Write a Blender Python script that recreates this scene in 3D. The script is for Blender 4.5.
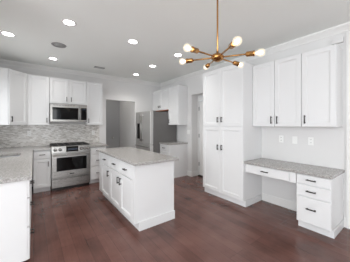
import bpy, bmesh, math, random
from mathutils import Matrix, Vector
random.seed(7)
S = bpy.context.scene
COL = S.collection
for o in list(bpy.data.objects): bpy.data.objects.remove(o)

# ------------------------------------------------------------------ camera
cam_d = bpy.data.cameras.new('camera')
cam = bpy.data.objects.new('camera', cam_d); COL.objects.link(cam)
cam_d.sensor_width = 36.0; cam_d.sensor_fit = 'HORIZONTAL'
cam_d.lens = 189.6/350*36
cam_d.shift_y = -(131-124.77)/350
cam.location = (0, 0, 1.4)
cam.rotation_euler = (math.pi/2, 0, -0.641)
cam_d.clip_start = 0.02
S.camera = cam

# ------------------------------------------------------------------ world, added fill lights, exposure
W = bpy.data.worlds.new('world'); S.world = W; W.use_nodes = True
bg = W.node_tree.nodes['Background']
bg.inputs['Color'].default_value = (0.80, 0.90, 1.0, 1)
bg.inputs['Strength'].default_value = 1.2

def area(name, loc, rot, sx, sy, power, col=(1, 1, 1)):
    d = bpy.data.lights.new(name, 'AREA'); d.shape = 'RECTANGLE'
    d.size = sx; d.size_y = sy; d.energy = power; d.color = col
    o = bpy.data.objects.new(name, d); COL.objects.link(o)
    o.location = loc; o.rotation_euler = rot
    return o
H = math.pi/2
# added area lights standing in for daylight, set at the invented unseen windows
area('fill_rear', (0.2, -3.35, 1.25), (math.radians(97), 0, math.radians(8)), 1.8, 2.2, 46, (0.97, 0.985, 1.0))
area('fill_living', (-3.35, -0.6, 1.45), (math.radians(100), 0, -H), 4.0, 1.9, 112, (0.95, 0.975, 1.0))
area('fill_sink', (-0.66, 3.95, 1.62), (H, 0, -H), 1.2, 1.0, 5, (0.95, 0.975, 1.0))

S.view_settings.view_transform = 'Standard'
S.view_settings.look = 'None'
S.view_settings.gamma = 1.0
S.view_settings.use_curve_mapping = False
S.view_settings.exposure = 0.67

# ------------------------------------------------------------------ materials
def lin(c):
    return tuple(((v/255)/12.92 if v/255 <= .04045 else ((v/255+.055)/1.055)**2.4) for v in c)
def mat(name, rgb, rough=.5, metal=0.0, spec=.5, emit=None, estr=0):
    m = bpy.data.materials.new(name); m.use_nodes = True
    b = m.node_tree.nodes['Principled BSDF']
    b.inputs['Base Color'].default_value = (*lin(rgb), 1)
    b.inputs['Roughness'].default_value = rough
    b.inputs['Metallic'].default_value = metal
    b.inputs['Specular IOR Level'].default_value = spec
    if emit:
        b.inputs['Emission Color'].default_value = (*emit, 1)
        b.inputs['Emission Strength'].default_value = estr
    return m
def nodes(m): return m.node_tree.nodes, m.node_tree.links, m.node_tree.nodes['Principled BSDF']
def ramp(N, stops, interp='LINEAR'):
    r = N.new('ShaderNodeValToRGB'); r.color_ramp.interpolation = interp
    e = r.color_ramp.elements
    e[0].position, e[0].color = stops[0][0], (*lin(stops[0][1]), 1)
    e[1].position, e[1].color = stops[1][0], (*lin(stops[1][1]), 1)
    for p, c in stops[2:]:
        k = e.new(p); k.color = (*lin(c), 1)
    return r
def noise_paint(m, scale, amt):
    """a faint roller texture for painted walls and ceiling"""
    N, L, b = nodes(m)
    tc = N.new('ShaderNodeTexCoord'); n = N.new('ShaderNodeTexNoise')
    n.inputs['Scale'].default_value = scale; n.inputs['Detail'].default_value = 3
    bp = N.new('ShaderNodeBump'); bp.inputs['Strength'].default_value = amt; bp.inputs['Distance'].default_value = .002
    L.new(tc.outputs['Object'], n.inputs['Vector']); L.new(n.outputs['Fac'], bp.inputs['Height'])
    L.new(bp.outputs['Normal'], b.inputs['Normal'])

M = {}
M['wall'] = mat('wall_paint', (222, 221, 220), .7, spec=.25); noise_paint(M['wall'], 180, .12)
M['ceil'] = mat('ceiling_paint', (244, 246, 243), .8, spec=.2); noise_paint(M['ceil'], 120, .12)
M['trim'] = mat('white_trim_paint', (230, 229, 227), .4)
M['cab'] = mat('white_cabinet_paint', (226, 226, 226), .34, spec=.5)
M['handle'] = mat('dark_pull_metal', (62, 58, 56), .35, .8)
M['plastic'] = mat('white_plastic', (240, 240, 238), .35)
M['slot'] = mat('outlet_slot', (90, 90, 90), .6)
M['black'] = mat('black_enamel', (18, 18, 19), .28)
M['iron'] = mat('cast_iron', (40, 39, 39), .55)
M['glass_dark'] = mat('dark_oven_glass', (8, 8, 9), .05, spec=.22)
M['brass'] = mat('aged_brass', (186, 138, 84), .26, 1.0)
M['rawwood'] = mat('raw_wood_underside', (196, 120, 78), .6)
M['fridge_side'] = mat('grey_fridge_side', (112, 110, 109), .45, .25)
M['greydoor'] = mat('grey_hall_door', (166, 166, 167), .5)
M['grey'] = mat('grey_metal_grille', (172, 172, 171), .5)
M['vent'] = mat('vent_metal', (146, 145, 144), .5)
M['gap'] = mat('dark_gap', (30, 26, 25), .8)
M['nickel'] = mat('satin_nickel', (190, 188, 184), .3, 1.0)
M['display'] = mat('blue_grey_display', (48, 56, 70), .15)
M['lamp'] = mat('lamp_lens', (255, 255, 255), .5, emit=(1, .98, .95), estr=9)
M['filament'] = mat('glowing_filament', (255, 230, 190), .5, emit=(1, .86, .66), estr=12)
m = bpy.data.materials.new('glowing_bulb_glass'); m.use_nodes = True; N, L = m.node_tree.nodes, m.node_tree.links
N.remove(N['Principled BSDF']); t = N.new('ShaderNodeBsdfTransparent'); e_ = N.new('ShaderNodeEmission')
e_.inputs['Color'].default_value = (1, .87, .68, 1); e_.inputs['Strength'].default_value = .8
g = N.new('ShaderNodeBsdfGlossy'); g.inputs['Roughness'].default_value = .03
ms = N.new('ShaderNodeMixShader'); ms.inputs[0].default_value = .55
ms2 = N.new('ShaderNodeMixShader'); ms2.inputs[0].default_value = .06
L.new(t.outputs[0], ms.inputs[1]); L.new(e_.outputs[0], ms.inputs[2]); L.new(ms.outputs[0], ms2.inputs[1]); L.new(g.outputs[0], ms2.inputs[2])
L.new(ms2.outputs[0], N['Material Output'].inputs['Surface'])
M['bulb'] = m

# stainless with brushed streaks
m = mat('brushed_stainless', (152, 150, 147), .27, 1.0); N, L, b = nodes(m)
tc = N.new('ShaderNodeTexCoord'); mp = N.new('ShaderNodeMapping'); mp.inputs['Scale'].default_value = (3, 3, 260)
n = N.new('ShaderNodeTexNoise'); n.inputs['Scale'].default_value = 1.5; n.inputs['Detail'].default_value = 3
r = N.new('ShaderNodeMapRange'); r.inputs['To Min'].default_value = .22; r.inputs['To Max'].default_value = .36
L.new(tc.outputs['Object'], mp.inputs['Vector']); L.new(mp.outputs['Vector'], n.inputs['Vector'])
L.new(n.outputs['Fac'], r.inputs['Value']); L.new(r.outputs['Result'], b.inputs['Roughness'])
M['steel'] = m
M['fsteel'] = mat('satin_fridge_steel', (224, 223, 221), .28, .65)
M['sinksteel'] = mat('sink_steel', (196, 198, 200), .35, .9)

# granite
m = mat('speckled_granite', (180, 178, 174), .2, spec=.5); N, L, b = nodes(m)
tc = N.new('ShaderNodeTexCoord')
v1 = N.new('ShaderNodeTexVoronoi'); v1.inputs['Scale'].default_value = 140
r1 = ramp(N, [(0.0, (88, 85, 83)), (.18, (142, 138, 135)), (.5, (166, 163, 160)), (.8, (204, 202, 199)), (1, (164, 158, 153))])
n1 = N.new('ShaderNodeTexNoise'); n1.inputs['Scale'].default_value = 55; n1.inputs['Detail'].default_value = 6; n1.inputs['Roughness'].default_value = .75
r2 = ramp(N, [(.36, (120, 116, 112)), (.5, (154, 151, 148)), (.62, (204, 202, 199))])
mx = N.new('ShaderNodeMix'); mx.data_type = 'RGBA'; mx.inputs['Factor'].default_value = .55
sep = N.new('ShaderNodeSeparateColor')
L.new(tc.outputs['Object'], v1.inputs['Vector']); L.new(tc.outputs['Object'], n1.inputs['Vector'])
L.new(v1.outputs['Color'], sep.inputs['Color']); L.new(sep.outputs['Red'], r1.inputs['Fac']); L.new(n1.outputs['Fac'], r2.inputs['Fac'])
L.new(r1.outputs['Color'], mx.inputs['A']); L.new(r2.outputs['Color'], mx.inputs['B'])
L.new(mx.outputs['Result'], b.inputs['Base Color'])
M['granite'] = m

# plank floor, boards running in depth (world Y)
m = mat('dark_red_brown_planks', (90, 60, 52), .3, spec=.5); N, L, b = nodes(m)
tc = N.new('ShaderNodeTexCoord'); sx = N.new('ShaderNodeSeparateXYZ'); cb = N.new('ShaderNodeCombineXYZ')
L.new(tc.outputs['Object'], sx.inputs['Vector'])
L.new(sx.outputs['Y'], cb.inputs['X']); L.new(sx.outputs['X'], cb.inputs['Y'])
br = N.new('ShaderNodeTexBrick'); br.offset = .37; br.offset_frequency = 3
br.inputs['Color1'].default_value = (0, 0, 0, 1); br.inputs['Color2'].default_value = (1, 1, 1, 1)
br.inputs['Mortar'].default_value = (.5, .5, .5, 1)
br.inputs['Scale'].default_value = 1; br.inputs['Mortar Size'].default_value = .0016
br.inputs['Brick Width'].default_value = 1.25; br.inputs['Row Height'].default_value = .127
L.new(cb.outputs['Vector'], br.inputs['Vector'])
mp = N.new('ShaderNodeMapping'); mp.inputs['Scale'].default_value = (2.2, 26, 1)
L.new(cb.outputs['Vector'], mp.inputs['Vector'])
gn = N.new('ShaderNodeTexNoise'); gn.inputs['Scale'].default_value = 1.6; gn.inputs['Detail'].default_value = 7; gn.inputs['Roughness'].default_value = .65
gn.inputs['Distortion'].default_value = .6
L.new(mp.outputs['Vector'], gn.inputs['Vector'])
big = N.new('ShaderNodeTexNoise'); big.inputs['Scale'].default_value = 3.2; big.inputs['Detail'].default_value = 4
L.new(tc.outputs['Object'], big.inputs['Vector'])
def mth(op, a, bb):
    k = N.new('ShaderNodeMath'); k.operation = op
    for i, q in enumerate((a, bb)):
        if isinstance(q, (int, float)): k.inputs[i].default_value = q
        else: L.new(q, k.inputs[i])
    return k.outputs[0]
f0 = mth('MULTIPLY', br.outputs['Color'], .17)
f1 = mth('MULTIPLY', gn.outputs['Fac'], .26)
f2 = mth('MULTIPLY', big.outputs['Fac'], .56)
fac = mth('ADD', mth('ADD', f0, f1), f2)
rp = ramp(N, [(.25, (70, 43, 37)), (.45, (96, 63, 55)), (.62, (110, 75, 67)), (.9, (126, 90, 81))])
L.new(fac, rp.inputs['Fac'])
mx = N.new('ShaderNodeMix'); mx.data_type = 'RGBA'; mx.inputs['B'].default_value = (*lin((42, 26, 23)), 1)
L.new(mth('MULTIPLY', br.outputs['Fac'], .6), mx.inputs['Factor']); L.new(rp.outputs['Color'], mx.inputs['A'])
L.new(mx.outputs['Result'], b.inputs['Base Color'])
rr = N.new('ShaderNodeMapRange'); rr.inputs['To Min'].default_value = .22; rr.inputs['To Max'].default_value = .28
L.new(gn.outputs['Fac'], rr.inputs['Value']); L.new(rr.outputs['Result'], b.inputs['Roughness'])
bp = N.new('ShaderNodeBump'); bp.inputs['Strength'].default_value = .02; bp.inputs['Distance'].default_value = .0005
L.new(mth('SUBTRACT', gn.outputs['Fac'], br.outputs['Fac']), bp.inputs['Height']); L.new(bp.outputs['Normal'], b.inputs['Normal'])
M['floor'] = m

# mosaic backsplash (on the XZ plane): thin staggered strips in greys and beiges
m = mat('strip_mosaic_tile', (190, 186, 180), .22, spec=.5); N, L, b = nodes(m)
tc = N.new('ShaderNodeTexCoord'); sx = N.new('ShaderNodeSeparateXYZ'); cb = N.new('ShaderNodeCombineXYZ')
L.new(tc.outputs['Object'], sx.inputs['Vector']); L.new(sx.outputs['X'], cb.inputs['X']); L.new(sx.outputs['Z'], cb.inputs['Y'])
wv = N.new('ShaderNodeTexNoise'); wv.inputs['Scale'].default_value = 9; wv.inputs['Detail'].default_value = 1
L.new(cb.outputs['Vector'], wv.inputs['Vector'])
wofs = N.new('ShaderNodeVectorMath'); wofs.operation = 'MULTIPLY_ADD'
wofs.inputs[1].default_value = (.03, .03, 0)
L.new(wv.outputs['Color'], wofs.inputs[0]); L.new(cb.outputs['Vector'], wofs.inputs[2])
br = N.new('ShaderNodeTexBrick'); br.offset = .43; br.offset_frequency = 2; br.squash = .8; br.squash_frequency = 3
br.inputs['Color1'].default_value = (0, 0, 0, 1); br.inputs['Color2'].default_value = (1, 1, 1, 1); br.inputs['Mortar'].default_value = (.75, .75, .75, 1)
br.inputs['Scale'].default_value = 1; br.inputs['Brick Width'].default_value = .062; br.inputs['Row Height'].default_value = .017; br.inputs['Mortar Size'].default_value = .0014
L.new(wofs.outputs['Vector'], br.inputs['Vector'])
rp = ramp(N, [(0, (168, 163, 157)), (.25, (192, 187, 181)), (.5, (209, 206, 201)), (.72, (222, 219, 215)), (1, (236, 234, 231))])
L.new(br.outputs['Color'], rp.inputs['Fac']); L.new(rp.outputs['Color'], b.inputs['Base Color'])
bp = N.new('ShaderNodeBump'); bp.inputs['Strength'].default_value = .4; bp.inputs['Distance'].default_value = .002; bp.invert = True
L.new(br.outputs['Fac'], bp.inputs['Height']); L.new(bp.outputs['Normal'], b.inputs['Normal'])
M['mosaic'] = m

# glass of the added windows
m = bpy.data.materials.new('clear_pane'); m.use_nodes = True; N, L = m.node_tree.nodes, m.node_tree.links
N.remove(N['Principled BSDF']); t = N.new('ShaderNodeBsdfTransparent'); g = N.new('ShaderNodeBsdfGlossy'); g.inputs['Roughness'].default_value = .02
ms = N.new('ShaderNodeMixShader'); ms.inputs[0].default_value = .06
L.new(t.outputs[0], ms.inputs[1]); L.new(g.outputs[0], ms.inputs[2]); L.new(ms.outputs[0], N['Material Output'].inputs['Surface'])
M['pane'] = m

# ------------------------------------------------------------------ mesh helpers
class MB:
    def __init__(self): self.bm = bmesh.new()
    def box(self, x0, x1, y0, y1, z0, z1, bev=0.0):
        t = bmesh.new(); bmesh.ops.create_cube(t, size=1)
        for v in t.verts:
            v.co = Vector(((x0+x1)/2+v.co.x*(x1-x0), (y0+y1)/2+v.co.y*(y1-y0), (z0+z1)/2+v.co.z*(z1-z0)))
        if bev > 0: bmesh.ops.bevel(t, geom=t.edges[:], offset=bev, segments=2, affect='EDGES', profile=.6)
        return self.add(t)
    def add(self, t):
        me = bpy.data.meshes.new('t'); t.to_mesh(me); t.free(); self.bm.from_mesh(me); bpy.data.meshes.remove(me)
        return self
    def lathe(self, prof, p=(0, 0, 0), d=(0, 0, 1), seg=24):
        """prof: (radius, height) pairs along direction d from p; ends closed by r=0 points"""
        d = Vector(d).normalized(); q = d.to_track_quat('Z', 'Y'); p = Vector(p); rings = []
        for r, h in prof:
            if r < 1e-6: rings.append([self.bm.verts.new(p+d*h)])
            else: rings.append([self.bm.verts.new(p+q@Vector((r*math.cos(2*math.pi*k/seg), r*math.sin(2*math.pi*k/seg), h))) for k in range(seg)])
        for a, b in zip(rings, rings[1:]):
            for k in range(seg):
                j = (k+1) % seg
                if len(a) == 1 and len(b) == 1: continue
                if len(a) == 1: f = [a[0], b[k], b[j]]
                elif len(b) == 1: f = [a[k], a[j], b[0]]
                else: f = [a[k], a[j], b[j], b[k]]
                fc = self.bm.faces.new(f); fc.smooth = True
        return self
    def rod(self, a, b, r, seg=12):
        a, b = Vector(a), Vector(b); l = (b-a).length; e = min(r*.25, l*.1)
        return self.lathe([(0, 0), (r-e, 0), (r, e), (r, l-e), (r-e, l), (0, l)], a, b-a, seg)
    def prism(self, poly, axis, a, b):
        """poly: list of 2D points; axis 'x' -> points are (y,z); axis 'y' -> points are (x,z); 'z' -> (x,y)"""
        f = {'x': lambda p, t: (t, p[0], p[1]), 'y': lambda p, t: (p[0], t, p[1]), 'z': lambda p, t: (p[0], p[1], t)}[axis]
        A = [self.bm.verts.new(f(p, a)) for p in poly]; B = [self.bm.verts.new(f(p, b)) for p in poly]
        self.bm.faces.new(A); self.bm.faces.new(B[::-1]); n = len(poly)
        for i in range(n): self.bm.faces.new([A[i], B[i], B[(i+1) % n], A[(i+1) % n]])
        return self
    def loops(self, loops, cap=True):
        """bridged quads loops (4 points each)"""
        R = [[self.bm.verts.new(p) for p in l] for l in loops]
        for a, b in zip(R, R[1:]):
            n = len(a)
            for i in range(n): self.bm.faces.new([a[i], a[(i+1) % n], b[(i+1) % n], b[i]])
        if cap: self.bm.faces.new(R[0][::-1]); self.bm.faces.new(R[-1])
        return self
    def cells(self, xs, ys, keep, z0, z1):
        V = {}
        def v(i, j, z):
            if (i, j, z) not in V: V[i, j, z] = self.bm.verts.new((xs[i], ys[j], z))
            return V[i, j, z]
        K = {(i, j) for i in range(len(xs)-1) for j in range(len(ys)-1) if keep(i, j)}
        for i, j in K:
            self.bm.faces.new([v(i, j, z1), v(i+1, j, z1), v(i+1, j+1, z1), v(i, j+1, z1)])
            self.bm.faces.new([v(i, j, z0), v(i, j+1, z0), v(i+1, j+1, z0), v(i+1, j, z0)])
            for (di, dj), (p, q) in {(-1, 0): ((i, j+1), (i, j)), (1, 0): ((i+1, j), (i+1, j+1)), (0, -1): ((i, j), (i+1, j)), (0, 1): ((i+1, j+1), (i, j+1))}.items():
                if (i+di, j+dj) not in K:
                    self.bm.faces.new([v(*p, z0), v(*q, z0), v(*q, z1), v(*p, z1)])
        return self
    def bevel_all(self, off, ang=.5):
        ed = [e for e in self.bm.edges if len(e.link_faces) == 2 and e.calc_face_angle(0) > ang]
        bmesh.ops.bevel(self.bm, geom=ed, offset=off, segments=2, affect='EDGES', profile=.6)
        return self
    def build(self, name, m, parent=None, off=None, label=None):
        bmesh.ops.recalc_face_normals(self.bm, faces=self.bm.faces[:])
        if off is not None: bmesh.ops.translate(self.bm, verts=self.bm.verts[:], vec=-Vector(off))
        me = bpy.data.meshes.new(name); self.bm.to_mesh(me); self.bm.free()
        me.materials.append(M[m] if isinstance(m, str) else m)
        o = bpy.data.objects.new(name, me); COL.objects.link(o)
        if parent: o.parent = parent
        elif off is not None: o.location = off
        if label: o['label'] = label
        return o

def empty(name, label, cat, loc, rz=0, group=None):
    o = bpy.data.objects.new(name, None); COL.objects.link(o); o.empty_display_size = .1
    o.location = loc; o.rotation_euler = (0, 0, rz); o['label'] = label; o['category'] = cat
    if group: o['group'] = group
    return o
def tag(o, label, cat, group=None):
    o['label'] = label; o['category'] = cat
    if group: o['group'] = group
    return o
def struct(name, mb, m, label=None):
    o = mb.build(name, m); o['kind'] = 'structure'
    if label: o['label'] = label
    return o
def copy_tree(o, parent=None):
    c = o.copy(); COL.objects.link(c)
    if parent: c.parent = parent
    for ch in list(o.children): copy_tree(ch, c)
    return c

# ------------------------------------------------------------------ setting
XW, YW, ZC = 3.416, 5.376, 2.76
struct('floor', MB().box(-3.6, 4.2, -3.6, 7.0, -.08, 0), 'floor')
struct('ceiling', MB().box(-3.6, 4.2, -3.6, 7.0, ZC, ZC+.1), 'ceil')
# back wall with the plain doorway to the hall
OX0, OX1, OZ = 1.616, 2.486, 2.105
wb = MB().box(-.84, OX0, YW, YW+.12, 0, ZC).box(OX0, OX1, YW, YW+.12, OZ, ZC).box(OX1, 4.2, YW, YW+.12, 0, ZC)
struct('wall_back', wb, 'wall')
struct('wall_hall', MB().box(OX0-.22, OX0-.1, YW+.12, 6.75, 0, ZC).box(OX1, OX1+.12, YW+.12, 6.75, 0, ZC)
       .box(OX0-.1, 1.70, 6.63, 6.75, 0, ZC).box(1.70, OX1, 6.63, 6.75, 2.42, ZC), 'wall')
# right wall with the thick opening to the side door
HY0, HY1, HZ = 2.86, 3.83, 2.205
wr = MB().box(XW, XW+.224, HY1, YW, 0, ZC).box(XW, XW+.224, HY0, HY1, HZ, ZC).box(XW, XW+.224, .56, HY0, 0, ZC)
wr.box(XW, XW+.224, -3.6, .56, 0, ZC)
struct('wall_right', wr, 'wall')
struct('wall_alcove', MB().box(3.64, 3.74, 3.79, 4.0, 0, ZC).box(3.64, 3.74, 2.6, 2.93, 0, ZC).box(3.64, 3.74, 2.93, 3.79, 2.06, ZC), 'wall')
# left wall of the kitchen with an added window opening above the sink, living room beyond
wl = MB().box(-.84, -.72, 4.7, YW, 0, ZC).box(-.84, -.72, 2.2, 3.2, 0, ZC).box(-.84, -.72, 3.2, 4.7, 0, 1.05).box(-.84, -.72, 3.2, 4.7, 2.2, ZC)
wl.box(-3.6, -.84, 2.2, 2.32, 0, ZC)
struct('wall_left', wl, 'wall')
wv = MB().box(-3.6, -3.48, -3.6, -2.7, 0, ZC).box(-3.6, -3.48, 1.5, 2.2, 0, ZC).box(-3.6, -3.48, -2.7, 1.5, 0, .45).box(-3.6, -3.48, -2.7, 1.5, 2.45, ZC)
struct('wall_living', wv, 'wall')
wq = MB().box(-3.48, -.7, -3.6, -3.48, 0, ZC).box(1.4, XW, -3.6, -3.48, 0, ZC).box(-.7, 1.4, -3.6, -3.48, 2.4, ZC)
struct('wall_rear', wq, 'wall')

def window(name, boxes_frame, pane):
    o = MB()
    for b_ in boxes_frame: o.box(*b_, bev=.004)
    fo = o.build(name, 'trim'); fo['kind'] = 'structure'
    MB().box(*pane).build('pane', 'pane', fo)
    return fo
window('window_added_1', [(-.82, -.74, 3.2, 3.26, 1.05, 2.2), (-.82, -.74, 4.64, 4.7, 1.05, 2.2), (-.82, -.74, 3.26, 4.64, 1.05, 1.11), (-.82, -.74, 3.26, 4.64, 2.14, 2.2), (-.81, -.75, 3.93, 3.97, 1.11, 2.14)],
       (-.785, -.775, 3.26, 4.64, 1.11, 2.14))  # unseen window over the sink, invented to bring in daylight
window('window_added_2', [(-3.58, -3.5, -2.7, -2.62, .45, 2.45), (-3.58, -3.5, 1.42, 1.5, .45, 2.45), (-3.58, -3.5, -2.62, 1.42, .45, .53), (-3.58, -3.5, -2.62, 1.42, 2.37, 2.45),
                    (-3.57, -3.51, -1.26, -1.2, .53, 2.37), (-3.57, -3.51, .08, .14, .53, 2.37)], (-3.545, -3.535, -2.62, 1.42, .53, 2.37))  # unseen living-room window, added to let light in from the left
window('window_added_3', [(-.7, -.6, -3.58, -3.5, 0, 2.4), (1.3, 1.4, -3.58, -3.5, 0, 2.4), (-.6, 1.3, -3.58, -3.5, 0, .1), (-.6, 1.3, -3.58, -3.5, 2.3, 2.4),
                    (.30, .40, -3.57, -3.51, .1, 2.3)], (-.6, 1.3, -3.545, -3.535, .1, 2.3))  # unseen glass doors behind the camera, made up as a daylight source

# casing at the near end of the right wall
struct('trim_1', MB().box(XW-.022, XW, .57, .672, 0, 2.66, .004), 'trim')
# crown mouldings
def crown_profile(s):   # (distance from wall, z)
    return [(0, ZC-.09), (.012*s, ZC-.09), (.016*s, ZC-.076), (.05*s, ZC-.040), (.074*s, ZC-.018), (.080*s, ZC), (0, ZC)]
struct('trim_2', MB().prism([(YW-d, z) for d, z in crown_profile(1)], 'x', -.72, XW), 'trim')
struct('trim_3', MB().prism([(XW-d, z) for d, z in crown_profile(1)], 'y', -3.48, YW), 'trim')
struct('trim_4', MB().prism([(-.72+d, z) for d, z in crown_profile(1)], 'y', 2.2, YW), 'trim')
# baseboards
def bb(mb, x0, x1, y0, y1, h=.135):
    return mb.box(x0, x1, y0, y1, 0, h, .004)
b_ = MB(); bb(b_, XW-.016, XW, 1.113, 1.856); bb(b_, XW-.016, XW, .674, .70); bb(b_, XW-.016, XW, HY1, 4.0); bb(b_, XW-.016, 3.64, HY1-.016, HY1)
struct('baseboard_right', b_, 'trim')
b_ = MB(); bb(b_, 1.46, OX0, YW-.016, YW)
struct('baseboard_back', b_, 'trim')

# hall door beyond the doorway (grey, closed)
d = MB().box(1.70, OX1, 6.65, 6.69, .01, 2.415, .003).build('door_1', 'greydoor'); d['kind'] = 'structure'
MB().lathe([(0, 0), (.03, 0), (.03, .008), (.012, .012), (.012, .035), (.026, .045), (.03, .06), (.022, .072), (0, .075)], (2.22, 6.65, .95), (0, -1, 0)).build('door_knob', 'nickel', d)
hl = bpy.data.lights.new('hall_fill', 'POINT'); hl.energy = 2.4; hl.shadow_soft_size = .12; hl.color = (1, .97, .93)  # added point light to brighten the hall, no fixture behind it
ho = bpy.data.objects.new('hall_fill', hl); COL.objects.link(ho); ho.location = (1.75, 5.85, 2.55)
# white panelled side door with hinges
def panel_door(mb, x, y0, y1, z0, z1, t=.04):
    """slab in a plane of constant x, face looking to -x, two recessed panels"""
    mb.box(x+.006, x+t, y0, y1, z0, z1)
    zs = [(z0, z0+.2), (z0+.92, z0+1.06), (z1-.12, z1)]
    for a, b in zs: mb.box(x, x+.006, y0, y1, a, b)
    for a, b in ((y0, y0+.11), (y1-.11, y1), ((y0+y1)/2-.05, (y0+y1)/2+.05)):
        mb.box(x, x+.006, a, b, z0+.2, z0+.92); mb.box(x, x+.006, a, b, z0+1.06, z1-.12)
    return mb
d = panel_door(MB(), 3.648, 2.94, 3.775, .03, 2.045).build('door_2', 'trim'); d['kind'] = 'structure'
for z in (.33, 1.1, 1.84):
    MB().rod((3.642, 3.777, z-.05), (3.642, 3.777, z+.05), .009).build('hinge', 'slot', d)
struct('trim_5', MB().box(3.618, 3.64, 3.782, 3.812, 0, 2.09, .003).box(3.618, 3.64, 2.87, 2.93, 0, 2.09, .003).box(3.618, 3.64, 2.93, 3.782, 2.055, 2.13, .003), 'trim')
struct('trim_6', MB().box(3.60, 3.74, 2.93, 3.782, 0, .026), 'gap')  # dark strip standing in for the shaded gap under the side door

# mosaic backsplash
struct('wall_backsplash', MB().box(-.72, 1.435, YW-.012, YW, .90, 1.42), 'mosaic')

# ------------------------------------------------------------------ cabinets
T = .02    # door thickness
def shaker(w, h, stile=.056):
    t = T; m_ = MB()
    def rect(i, y): return [(i, y, i), (w-i, y, i), (w-i, y, h-i), (i, y, h-i)]
    m_.loops([rect(0, 0), rect(0, -t+.0025), rect(.0025, -t), rect(stile, -t), rect(stile+.003, -t+.007), rect(stile+.012, -t+.0075), rect(stile+.015, -t+.012)])
    return m_
def slab(w, h):
    t = T; m_ = MB()
    def rect(i, y): return [(i, y, i), (w-i, y, i), (w-i, y, h-i), (i, y, h-i)]
    m_.loops([rect(0, 0), rect(0, -t+.006), rect(.003, -t+.0015), rect(.007, -t)])
    return m_
def place(mb, x, z, y=0):
    bmesh.ops.translate(mb.bm, verts=mb.bm.verts[:], vec=(x, y, z)); return mb
def pull(parent, cx, cz, vert, L_=.12):
    a = L_/2; m_ = MB(); y = -T-.03
    if vert:
        m_.box(cx-.0065, cx+.0065, y-.006, y+.006, cz-a, cz+a, .002)
        for s in (-1, 1): m_.box(cx-.006, cx+.006, y+.004, -T+.002, cz+s*(a-.014)-.006, cz+s*(a-.014)+.006)
    else:
        m_.box(cx-a, cx+a, y-.006, y+.006, cz-.0065, cz+.0065, .002)
        for s in (-1, 1): m_.box(cx+s*(a-.014)-.006, cx+s*(a-.014)+.006, y+.004, -T+.002, cz-.006, cz+.006)
    return m_.build('handle', 'handle', parent)
G = .003
def door(root, x0, x1, z0, z1, hside=None, hpos='top', L_=.105, stile=.056, hz=None):
    o = place(shaker(x1-x0-2*G, z1-z0-2*G, stile), x0+G, z0+G).build('door', 'cab', root)
    if hside:
        cx = x0+.046 if hside == 'l' else x1-.046
        cz = z1-.105 if hpos == 'top' else z0+.105
        pull(o, cx, cz if hz is None else hz, True, L_)
    return o
def drawer(root, x0, x1, z0, z1, L_=.13, shk=False, cx=None, dz=0):
    mb = shaker(x1-x0-2*G, z1-z0-2*G, .05) if shk else slab(x1-x0-2*G, z1-z0-2*G)
    o = place(mb, x0+G, z0+G).build('drawer', 'cab', root)
    pull(o, (x0+x1)/2 if cx is None else cx, (z0+z1)/2+dz, False, L_)
    return o
R_BACK, R_RIGHT, R_LEFT = 0, -H, H    # facing -Y, facing -X, facing +X
def cabinet(name, label, origin, rz, w, dep, z0, z1, kick=None, group=None, cat='cabinet'):
    r = empty(name, label, cat, (origin[0], origin[1], 0), rz, group)
    MB().box(0, w, 0, dep, z0, z1, .0015).build('body', 'cab', r)
    if kick is not None: MB().box(.003, w-.003, kick, dep, 0, z0-.0005).build('toe_kick', 'cab', r)
    return r
UZ0, UZ1 = 1.395, 2.469
YU = 5.046            # upper door faces on the back wall
gU = 'upper cabinets on the range wall'
GP = .003
# diagonal corner wall cabinet
r = empty('corner_cabinet', 'white diagonal corner wall cabinet left of the range', 'cabinet', (-.39, 4.766, 0), 0, gU)
MB().prism([(-.328, .004), (0, .004), (.276, .280), (.276, .594), (-.328, .594)], 'z', UZ0, UZ1).build('body', 'cab', r)
cd = MB()
sh = shaker(.375, UZ1-UZ0-.01); bmesh.ops.translate(sh.bm, verts=sh.bm.verts[:], vec=(.008, -.003, UZ0+.005))
bmesh.ops.transform(sh.bm, matrix=Matrix.Rotation(math.pi/4, 4, 'Z'), verts=sh.bm.verts[:])
dd = sh.build('door', 'cab', r)
ph = pull(dd, .045, UZ0+.115, True, .105)
ph.data.transform(Matrix.Rotation(math.pi/4, 4, 'Z'))
def upper_back(label, x0, x1, z0, doors, hl=.105):
    r = cabinet('upper_cabinet', label, (x0, YU+T), R_BACK, x1-x0-GP, YW-.014-YU-T, z0, UZ1, None, gU)
    n = len(doors); w = (x1-x0-GP)/n
    for i, s in enumerate(doors): door(r, i*w, (i+1)*w, z0, UZ1-.004, s, 'bottom', hl)
upper_back('white single-door upper cabinet between the diagonal corner cabinet and the microwave', -.110, .284, UZ0, ['r'])
upper_back('short white two-door upper cabinet directly above the microwave', .284, 1.047, 1.885, ['r', 'l'])
upper_back('white single-door upper cabinet right of the microwave', 1.047, 1.435, UZ0, ['l'])

BZ0, BZ1 = .105, .875
# base cabinets on the range wall
YB = 4.741
r = cabinet('base_cabinet', 'narrow white base cabinet with one drawer and one door, left of the range', (-.005, YB+T), R_BACK, .296, .61, BZ0, BZ1, .07)
drawer(r, 0, .296, .70, BZ1-.005, .10); door(r, 0, .296, BZ0, .695, 'r', 'top')
r = cabinet('drawer_cabinet', 'white three-drawer base cabinet right of the range', (1.064, YB+T), R_BACK, .371, .61, BZ0, BZ1, .07)
for a, b in ((.70, BZ1-.005), (.42, .695), (BZ0, .415)): drawer(r, 0, .371, a, b, .12)
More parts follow.
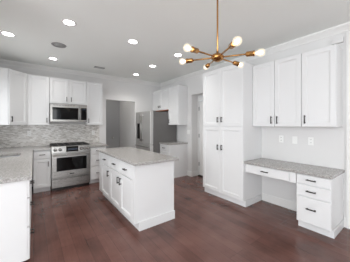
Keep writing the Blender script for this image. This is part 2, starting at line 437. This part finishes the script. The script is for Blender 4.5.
# left run (fronts face +X), seen edge-on
gL = 'cabinets of the left counter run'
XL = -.048
def left_cab(name, label, y0, y1):
    return cabinet(name, label, (XL, y0), R_LEFT, y1-y0-.003, .65, BZ0, BZ1, .07, gL)
r = left_cab('drawer_cabinet', 'white drawer cabinet at the near end of the left counter, plain end panel facing front', 2.30, 2.80)
for a, b in ((.70, BZ1-.005), (.42, .695), (BZ0, .415)): drawer(r, 0, .497, a, b, .10)
r = left_cab('base_cabinet', 'white two-door base cabinet in the left run, beside the near drawer cabinet', 2.80, 3.55)
door(r, 0, .373, BZ0, BZ1-.005); door(r, .373, .747, BZ0, BZ1-.005)
r = left_cab('sink_cabinet', 'white two-door base cabinet under the sink in the left run', 3.55, 4.45)
bpy.data.objects.remove([c for c in r.children if c.name.startswith('body')][0])
MB().box(0, .897, 0, .65, BZ0, .64, .0015).build('body', 'cab', r)
MB().box(0, .897, 0, .018, .641, BZ1).build('apron', 'cab', r)
door(r, 0, .448, BZ0, BZ1-.005); door(r, .448, .897, BZ0, BZ1-.005)
r = empty('corner_base_cabinet', 'white blind corner base cabinet where left run meets range wall', 'cabinet', (-.71, 4.452, 0))
MB().box(.0, .655, .0, .9, BZ0, BZ1).build('body', 'cab', r)
MB().box(.0, .655, .0, .9, 0, BZ0-.0005).build('toe_kick', 'cab', r)

# ---- countertops
CT0, CT1 = .876, .914
SX0, SX1, SY0, SY1 = -.60, -.17, 3.80, 4.235
xs = [-.715, SX0, SX1, -.010, .291]; ys = [2.27, SY0, SY1, 4.715, YW-.013]
o = MB().cells(xs, ys, lambda i, j: (i < 3 or j == 3) and not (i == 1 and j == 1), CT0, CT1).bevel_all(.004)
tag(o.build('countertop', 'granite', None, (-.3, 3.9, CT0)), 'grey speckled granite worktop of the left run with the sink in it', 'countertop')
o = MB().box(1.063, 1.46, 4.715, YW-.013, CT0, CT1, .004)
tag(o.build('countertop', 'granite', None, (1.26, 5.0, CT0)), 'short grey granite worktop right of the range', 'countertop')
# sink
r = empty('sink', 'small undermount steel sink in the left granite worktop', 'sink', (-.385, 4.02, .70))
def rect(x0, x1, y0, y1, z): return [(x0+.385, y0-4.02, z-.70), (x1+.385, y0-4.02, z-.70), (x1+.385, y1-4.02, z-.70), (x0+.385, y1-4.02, z-.70)]
sk = MB().loops([rect(SX0+.004, SX1-.004, SY0+.004, SY1-.004, .872), rect(SX0+.010, SX1-.010, SY0+.010, SY1-.010, .72), rect(SX0+.03, SX1-.03, SY0+.03, SY1-.03, .70)], cap=False)
bm_ = sk.bm; bm_.verts.ensure_lookup_table(); bm_.faces.new([bm_.verts[k] for k in (8, 9, 10, 11)])
ob = sk.build('basin', 'sinksteel', r)
md = ob.modifiers.new('thick', 'SOLIDIFY'); md.thickness = .003; md.offset = 1
MB().lathe([(0, .004), (.03, .004), (.042, .006), (.045, .001), (0, .001)]).build('drain', 'nickel', r)

# ---- island
IX, IY0, IY1 = 1.05, 2.284, 3.93
r = cabinet('kitchen_island', 'white kitchen island cabinet with drawers over doors and a plain end panel', (IX+T, IY1), R_RIGHT, IY1-IY0-.004, .618, BZ0, BZ1, .045, None, 'kitchen island')
secs = [(.13, .645), (.645, 1.13), (1.13, 1.57)]
for (a, b), s in zip(secs, ('r', 'r', 'l')):
    drawer(r, a, b, .665, BZ1-.005, .10); door(r, a, b, BZ0, .66, s, 'top')
# corner post and baseboard around the near end
MB().box(1.573, 1.642, -T, -.0003, BZ0, BZ1, .002).build('corner_post', 'cab', r)
MB().box(.0, .127, -T, -.0003, BZ0, BZ1, .002).build('corner_post', 'cab', r)
MB().box(1.6425, 1.658, .043, .624, 0, .12, .003).build('baseboard', 'cab', r)
o = MB().box(1.02, 1.722, 2.21, 3.98, CT0, CT1, .005)
tag(o.build('countertop', 'granite', None, (1.39, 3.1, CT0)), 'grey speckled granite top of the white kitchen island', 'countertop')

# ---- pantry on the right wall
PX, PY0, PY1 = 2.819, 1.869, 2.813
r = cabinet('pantry_cabinet', 'tall white four-door pantry cabinet left of the desk', (PX+T, PY1), R_RIGHT, PY1-PY0, XW-.002-PX-T, .11, UZ1, .05, None, 'cabinet')
w = PY1-PY0; mid = PY1-2.359
door(r, 0, mid, 1.37, UZ1-.004, 'r', 'bottom', .10, .064, 1.495); door(r, mid, w, 1.37, UZ1-.004, 'l', 'bottom', .10, .064, 1.495)
door(r, 0, mid, .112, 1.365, 'r', 'top', .10, .064, .975); door(r, mid, w, .112, 1.365, 'l', 'top', .10, .064, .975)
for c in list(r.children):
    if c.name.startswith('toe_kick'): bpy.data.objects.remove(c)
MB().box(-.006, w+.012, .04, XW-.018-PX-T, 0, .105, .004).build('baseboard', 'cab', r)

# ---- desk
DX, DY0, DYC = 2.872, .705, 1.085     # drawer faces
r = cabinet('drawer_cabinet', 'white three-drawer cabinet at the near end of the granite desk', (DX+T, DYC), R_RIGHT, DYC-DY0, XW-.002-DX-T, .105, .745, .06, None, 'cabinet')
w = DYC-DY0
for a, b in ((.612, .742), (.453, .607), (.105, .448)): drawer(r, 0, w, a, b, .11, False, w/2-.012, .03 if a < .2 else .004)
for c in list(r.children):
    if c.name.startswith('toe_kick'): bpy.data.objects.remove(c)
MB().box(-.004, w+.010, .06, XW-.018-DX-T, 0, .10, .004).build('baseboard', 'cab', r)
r = empty('desk_drawer', 'wide shallow white drawer unit over the desk knee space', 'drawer', (DX+T, PY0-.003, 0), R_RIGHT)
wk = PY0-.003-DYC-.003
MB().box(0, wk, .0, .45, .597, .745).build('body', 'cab', r)
drawer(r, 0, wk-.085, .600, .742, .11)
MB().box(wk-.082, wk, -T, -.0003, .600, .742, .002).build('filler_panel', 'cab', r)
o = MB().box(DX-.022, XW-.002, DY0-.015, PY0-.0005, .747, .786, .005)
tag(o.build('countertop', 'granite', None, (3.13, 1.28, .747)), 'grey speckled granite desk top between pantry and near wall end', 'countertop')

# ---- right upper cabinets
RX = 3.104; RZ0, RZ1 = 1.371, 2.439
gR = 'upper cabinets over the desk'
r = cabinet('upper_cabinet', 'white two-door upper cabinet over the desk, next to the tall pantry', (RX+T, PY0-.002), R_RIGHT, PY0-.002-1.105, XW-.002-RX-T, RZ0, RZ1, None, gR)
w = PY0-.002-1.105
door(r, 0, w/2, RZ0, RZ1-.004, 'r', 'bottom', .12); door(r, w/2, w, RZ0, RZ1-.004, 'l', 'bottom', .12)
r = cabinet('upper_cabinet', 'white single-door upper cabinet over the desk drawers, at the near end', (RX+T, 1.103), R_RIGHT, 1.103-.713, XW-.002-RX-T, RZ0, RZ1, None, gR)
door(r, 0, .39, RZ0, RZ1-.004, 'l', 'bottom', .12)
tag(MB().box(XW-.05, XW-.001, .70, .82, 2.53, 2.602, .006).build('sensor_box', 'wall', None, (XW-.02, .76, 2.53)), 'small white box on the wall above the near desk upper cabinet', 'wall box')

# ---- cabinets beside and above the fridge
FX = 3.086
FY0, FY1 = 4.004, 4.45
r = cabinet('upper_cabinet', 'tall white upper cabinet beside the fridge, over the small granite worktop', (FX+T, FY1), R_RIGHT, FY1-FY0, XW-.002-FX-T, UZ0, UZ1, None, 'upper cabinets by the fridge')
door(r, 0, FY1-FY0, UZ0, UZ1-.004, 'l', 'bottom')
r = cabinet('upper_cabinet', 'short white two-door cabinet above the fridge', (FX+T, YW-.004), R_RIGHT, YW-.004-FY1-.003, XW-.002-FX-T, 1.84, UZ1, None, 'upper cabinets by the fridge')
w = YW-.004-FY1-.003
door(r, 0, w/2, 1.84, UZ1-.004, 'r', 'bottom', .07); door(r, w/2, w, 1.84, UZ1-.004, 'l', 'bottom', .07)
MB().box(.01, w-.01, -.012, XW-.012-FX-T, 1.826, 1.8395).build('bottom_panel', 'rawwood', r, None, 'unpainted orange wood underside')
r = cabinet('base_cabinet', 'white base cabinet with drawers beside the fridge, its plain side facing the camera', (2.796+T, FY1), R_RIGHT, FY1-FY0, XW-.002-2.796-T, BZ0, BZ1, .07)
w = FY1-FY0
for a, b in ((.70, BZ1-.005), (.42, .695), (BZ0, .415)): drawer(r, 0, w, a, b, .12)
MB().box(w+.0005, w+.010, .04, XW-.02-2.796-T, 0, .03, .002).build('shoe_moulding', 'cab', r)
o = MB().box(2.77, XW-.002, FY0-.02, FY1, CT0, CT1, .004)
tag(o.build('countertop', 'granite', None, (3.1, 4.2, CT0)), 'small grey granite worktop beside the fridge', 'countertop')

# ------------------------------------------------------------------ appliances
# range (local: x right, y into the wall, origin at front left on the floor)
r = empty('gas_range', 'stainless steel gas range with dark oven window and black grates', 'range', (.2985, 4.72, 0), R_BACK)
RW = .757
MB().box(0, RW, .0, .645, .062, .905, .003).build('body', 'steel', r)
MB().box(.01, RW-.01, .035, .6, 0, .0615).build('toe_kick', 'black', r)
d = MB().box(.004, RW-.004, -.03, -.0005, .275, .795, .005).build('oven_door', 'steel', r)
MB().box(.09, RW-.08, -.034, -.0305, .41, .70, .0015).build('oven_window', 'glass_dark', d)
hm = MB().rod((.03, -.075, .752), (RW-.03, -.075, .752), .013, 16)
for x in (.06, RW-.06): hm.box(x-.012, x+.012, -.075, -.029, .742, .762)
hm.build('handle', 'steel', d)
MB().box(RW/2-.045, RW/2+.045, -.0325, -.0303, .325, .345, .0006).build('badge', 'black', d)
d = MB().box(.004, RW-.004, -.028, -.0005, .066, .262, .005).build('drawer', 'steel', r)
MB().prism([(-.045, .232), (-.0275, .225), (-.0275, .254), (-.045, .248)], 'x', .03, RW-.03).build('handle', 'steel', d)
p = MB().prism([(-.045, .803), (-.0005, .803), (-.0005, .905), (.012, .9225), (.012, .945), (-.016, .945), (-.03, .935)], 'x', .0, RW).build('control_panel', 'steel', r)
MB().prism([(-.0475, .815), (-.040, .815), (-.028, .93), (-.0335, .93)], 'x', .265, .50).build('display', 'glass_dark', p)
MB().prism([(-.0462, .85), (-.0442, .85), (-.040, .885), (-.0425, .885)], 'x', .30, .47).build('screen', 'display', p)
for x in (.065, .155, .565, .635, .705):
    MB().lathe([(0, 0), (.024, 0), (.024, .006), (.022, .03), (.019, .034), (0, .034)], (x, -.042, .868), (0, -1, .12)).build('knob', 'steel', p)
    MB().lathe([(0, 0), (.031, 0), (.031, .004), (0, .005)], (x, -.0405, .868), (0, -1, .12)).build('knob_ring', 'iron', p)
ck = MB().box(.0, RW, .0125, .64, .9055, .922, .003).build('cooktop', 'black', r)
for k in range(3):
    x0 = .012+k*.2455; x1 = x0+.242; g = MB()
    for x in (x0+.008, (x0+x1)/2, x1-.008): g.box(x-.007, x+.007, .02, .60, .945, .962, .002)
    for y in (.027, .155, .30, .445, .59): g.box(x0, x1, y-.007, y+.007, .943, .96, .002)
    for x in (x0+.01, x1-.01):
        for y in (.032, .58): g.box(x-.008, x+.008, y-.008, y+.008, .9225, .945)
    g.build('grate', 'iron', r)
for x, y in ((.13, .15), (.13, .45), (RW/2, .3), (RW-.13, .15), (RW-.13, .45)):
    MB().lathe([(0, .9225), (.045, .9225), (.045, .93), (.034, .936), (0, .937)], (x, y, 0)).build('burner', 'iron', r)
MB().box(.0, RW, .612, .645, .923, .965, .003).build('rear_trim', 'steel', r)

# microwave
r = empty('microwave', 'stainless steel microwave mounted above the range', 'microwave', (.288, 4.99, 1.467), R_BACK)
MB().box(0, .755, 0, YW-.016-4.99, 0, .412, .003).build('body', 'steel', r)
d = MB().box(.003, .608, -.028, -.0005, .012, .408, .005).build('door', 'steel', r)
MB().box(.045, .56, -.0305, -.0285, .05, .325, .001).build('window', 'glass_dark', d)
hm = MB().rod((.586, -.062, .05), (.586, -.062, .36), .012, 14)
for z in (.085, .335): hm.box(.576, .596, -.062, -.0275, z-.01, z+.01)
hm.build('handle', 'steel', d)
d = MB().box(.611, .752, -.028, -.0005, .012, .408, .005).build('control_panel', 'steel', r)
MB().box(.620, .742, -.0305, -.0285, .045, .33, .001).build('keypad', 'glass_dark', d)
MB().box(.64, .72, -.0313, -.0307, .285, .315).build('screen', 'display', d)
for k in range(8):
    MB().box(.06+k*.055, .10+k*.055, -.0297, -.0284, .368, .378).build('vent_slot', 'black', [c for c in r.children if c.name.startswith('door')][0])

# fridge (front faces -X; local x runs toward the camera)
r = empty('refrigerator', 'stainless steel french door fridge with grey sides and an ice dispenser', 'refrigerator', (2.60, 5.362, 0), R_RIGHT)
FW = .907
MB().box(0, FW, 0, .78, .02, 1.765, .004).build('case', 'fridge_side', r)
MB().box(.02, FW-.02, .03, .76, 0, .0195).build('base_grille', 'black', r)
MB().box(.03, .14, .01, .09, 1.7655, 1.785).build('hinge_cover', 'fridge_side', r); MB().box(FW-.14, FW-.03, .01, .09, 1.7655, 1.785).build('hinge_cover', 'fridge_side', r)
def fdoor(name, x0, x1, z0, z1): return MB().box(x0, x1, -.10, -.004, z0, z1, .012).build(name, 'fsteel', r)
def vbar(par, x, z0, z1):
    h_ = MB().rod((x, -.15, z0), (x, -.15, z1), .012, 14)
    for z in (z0+.04, z1-.04): h_.box(x-.01, x+.01, -.15, -.099, z-.012, z+.012)
    h_.build('handle', 'steel', par)
def hbar(par, x0, x1, z):
    h_ = MB().rod((x0, -.15, z), (x1, -.15, z), .012, 14)
    for x in (x0+.04, x1-.04): h_.box(x-.012, x+.012, -.15, -.099, z-.01, z+.01)
    h_.build('handle', 'steel', par)
d = fdoor('door', .002, FW/2-.002, .86, 1.775); vbar(d, FW/2-.045, .93, 1.69)
dp = MB().box(.12, .32, -.104, -.0995, .99, 1.44, .002).build('ice_dispenser', 'black', d)
MB().box(.135, .305, -.1055, -.1042, 1.32, 1.42).build('dispenser_panel', 'glass_dark', dp)
d = fdoor('door', FW/2+.002, FW-.002, .86, 1.775); vbar(d, FW/2+.045, .93, 1.69)
d = fdoor('freezer_drawer', .002, FW-.002, .47, .852); hbar(d, .06, FW-.06, .79)
d = fdoor('freezer_drawer', .002, FW-.002, .06, .463); hbar(d, .06, FW-.06, .40)

# ------------------------------------------------------------------ outlets and switches
def plate(name, label, loc, rz, gangs, kind, group):
    """local: x along the wall, front looks to -y"""
    r = empty(name, label, 'outlet' if kind == 'outlet' else 'switch', loc, rz, group)
    w = .072+.046*(gangs-1)
    MB().box(-w/2, w/2, -.006, 0, -.06, .06, .002).build('cover_plate', 'plastic', r)
    for g in range(gangs):
        cx = (g-(gangs-1)/2)*.046
        if kind == 'outlet':
            for s in (-1, 1):
                q = MB().box(cx-.016, cx+.016, -.0085, -.0062, s*.024-.014, s*.024+.014, .001).build('socket', 'plastic', r)
                MB().box(cx-.009, cx-.005, -.0092, -.0086, s*.024-.005, s*.024+.007).box(cx+.005, cx+.009, -.0092, -.0086, s*.024-.005, s*.024+.007).build('slot', 'slot', q)
        else:
            MB().box(cx-.016, cx+.016, -.0095, -.0062, -.033, .033, .0015).build('rocker', 'plastic', r)
    return r
yt = YW-.0125
plate('wall_outlet', 'white outlet on the mosaic backsplash left of the range', (-.075, yt, 1.205), 0, 1, 'outlet', None)
plate('wall_outlet', 'white outlet on the mosaic backsplash right of the range', (1.275, yt, 1.19), 0, 1, 'outlet', None)
xt = XW-.0005
plate('wall_outlet', 'white wall outlet above the desk, nearest the tall pantry', (xt, 1.52, 1.157), R_RIGHT, 1, 'outlet', None)
plate('wall_switch', 'white plate with flat centre above the desk, between the two outlets', (xt, 1.31, 1.152), R_RIGHT, 1, 'switch', None)
plate('wall_outlet', 'white wall outlet above the desk, farthest from the pantry', (xt, 1.085, 1.148), R_RIGHT, 1, 'outlet', None)
plate('wall_switch', 'white double switch plate on the wall beside the side doorway', (xt, 4.06-.02-.09, 1.2), R_RIGHT, 2, 'switch', None)

# ------------------------------------------------------------------ ceiling fittings
spots = [(.378, 2.864, 'lit recessed ceiling light in the near row, leftmost, between left counter and island'),
         (1.305, 2.899, 'lit recessed ceiling light in the near row, middle, above the island'),
         (2.257, 2.927, 'lit recessed ceiling light right behind the left chandelier bulbs'),
         (-.307, 3.773, 'lit recessed ceiling light over the sink, at the left edge'),
         (.320, 4.616, 'lit recessed ceiling light in front of the upper cabinets left of the range'),
         (2.206, 3.828, 'lit recessed ceiling light in the middle of the right row, between fridge and island'),
         (2.222, 4.742, 'lit recessed ceiling light farthest back, by the hall doorway')]
def downlight():
    r = empty('recessed_light', spots[0][2], 'ceiling light', (0, 0, ZC), 0, 'recessed ceiling lights')
    MB().lathe([(.066, 0), (.066, -.004), (.088, -.006), (.094, -.003), (.095, 0)]).build('trim_ring', 'trim', r)
    MB().lathe([(0, -.001), (.0655, -.001), (.0655, -.003), (0, -.0035)]).build('lens', 'lamp', r)
    return r
proto = downlight()
for i, (x, y, l) in enumerate(spots):
    o = proto if i == 0 else copy_tree(proto)
    o.location = (x, y, ZC-.0005); o['label'] = l
    d_ = bpy.data.lights.new('downlight_beam', 'SPOT'); d_.energy = (36, 15, 12, 12, 6, 16, 18)[i]; d_.spot_size = math.radians(130); d_.spot_blend = .8; d_.shadow_soft_size = .06; d_.color = (1, .975, .94)
    lo = bpy.data.objects.new('downlight_beam', d_); COL.objects.link(lo); lo.location = (x, y, ZC-.03)
r = empty('ceiling_speaker', 'round grey ceiling grille between two lit recessed lights at upper left', 'ceiling vent', (.348, 3.773, ZC-.0005))
MB().lathe([(.075, 0), (.075, -.008), (.09, -.012), (.108, -.008), (.112, 0)]).build('rim', 'vent', r)
MB().lathe([(0, -.002), (.0745, -.002), (.0745, -.004), (0, -.005)]).build('grille', 'grey', r)
r = empty('ceiling_vent', 'small rectangular grey air vent in the ceiling above the right end of the range wall', 'ceiling vent', (1.255, 4.681, ZC-.0005))
MB().box(-.115, .115, -.06, -.045, -.008, 0, .002).box(-.115, .115, .045, .06, -.008, 0, .002).box(-.115, -.10, -.045, .045, -.008, 0).box(.10, .115, -.045, .045, -.008, 0).build('frame', 'vent', r)
MB().box(-.099, .099, -.044, .044, -.0015, 0).build('backing', 'iron', r)
sl = MB()
for k in range(6): sl.box(-.099, .099, -.042+k*.015, -.034+k*.015, -.006, -.003)
sl.build('slats', 'grey', r)

# chandelier
HUB = Vector((1.4775, 1.268, 2.074))
r = empty('chandelier', 'brass sputnik chandelier with six glowing globe bulbs hanging from a long stem', 'chandelier', HUB)
MB().lathe([(0, 0), (.062, 0), (.065, -.006), (.06, -.022), (.02, -.03), (.012, -.05), (0, -.05)], (0, 0, ZC-HUB.z-.0005)).build('canopy', 'brass', r)
MB().rod((0, 0, .03), (0, 0, ZC-HUB.z-.045), .0085, 14).build('stem', 'brass', r)
MB().lathe([(0, -.042), (.022, -.040), (.050, -.026), (.062, -.008), (.062, .010), (.050, .027), (.020, .037), (.012, .04), (.012, .06), (0, .06)]).build('hub', 'brass', r)
for v in ((-.393, -.014, -.007), (-.26, -.403, -.054), (.152, -.351, -.025)):
    for s in (1, -1):
        e = Vector(v)*s; n_ = e.normalized(); Lb = e.length
        a = MB().rod(n_*.045, n_*(Lb-.105), .0075).build('arm', 'brass', r)
        MB().lathe([(0, 0), (.014, 0), (.022, .008), (.0235, .012), (.0235, .064), (.026, .066), (.026, .078), (.018, .080), (0, .080)], n_*(Lb-.115), n_).build('socket', 'brass', a)
        bu = MB().lathe([(.013, 0), (.014, .010), (.022, .020), (.031, .034), (.035, .052), (.033, .068), (.024, .080), (.012, .086), (0, .087)], n_*(Lb-.036), n_).build('bulb', 'bulb', r)
        MB().lathe([(0, 0), (.006, .004), (.013, .022), (.017, .036), (.013, .052), (0, .06)], n_*(Lb-.026), n_).build('filament', 'filament', bu)
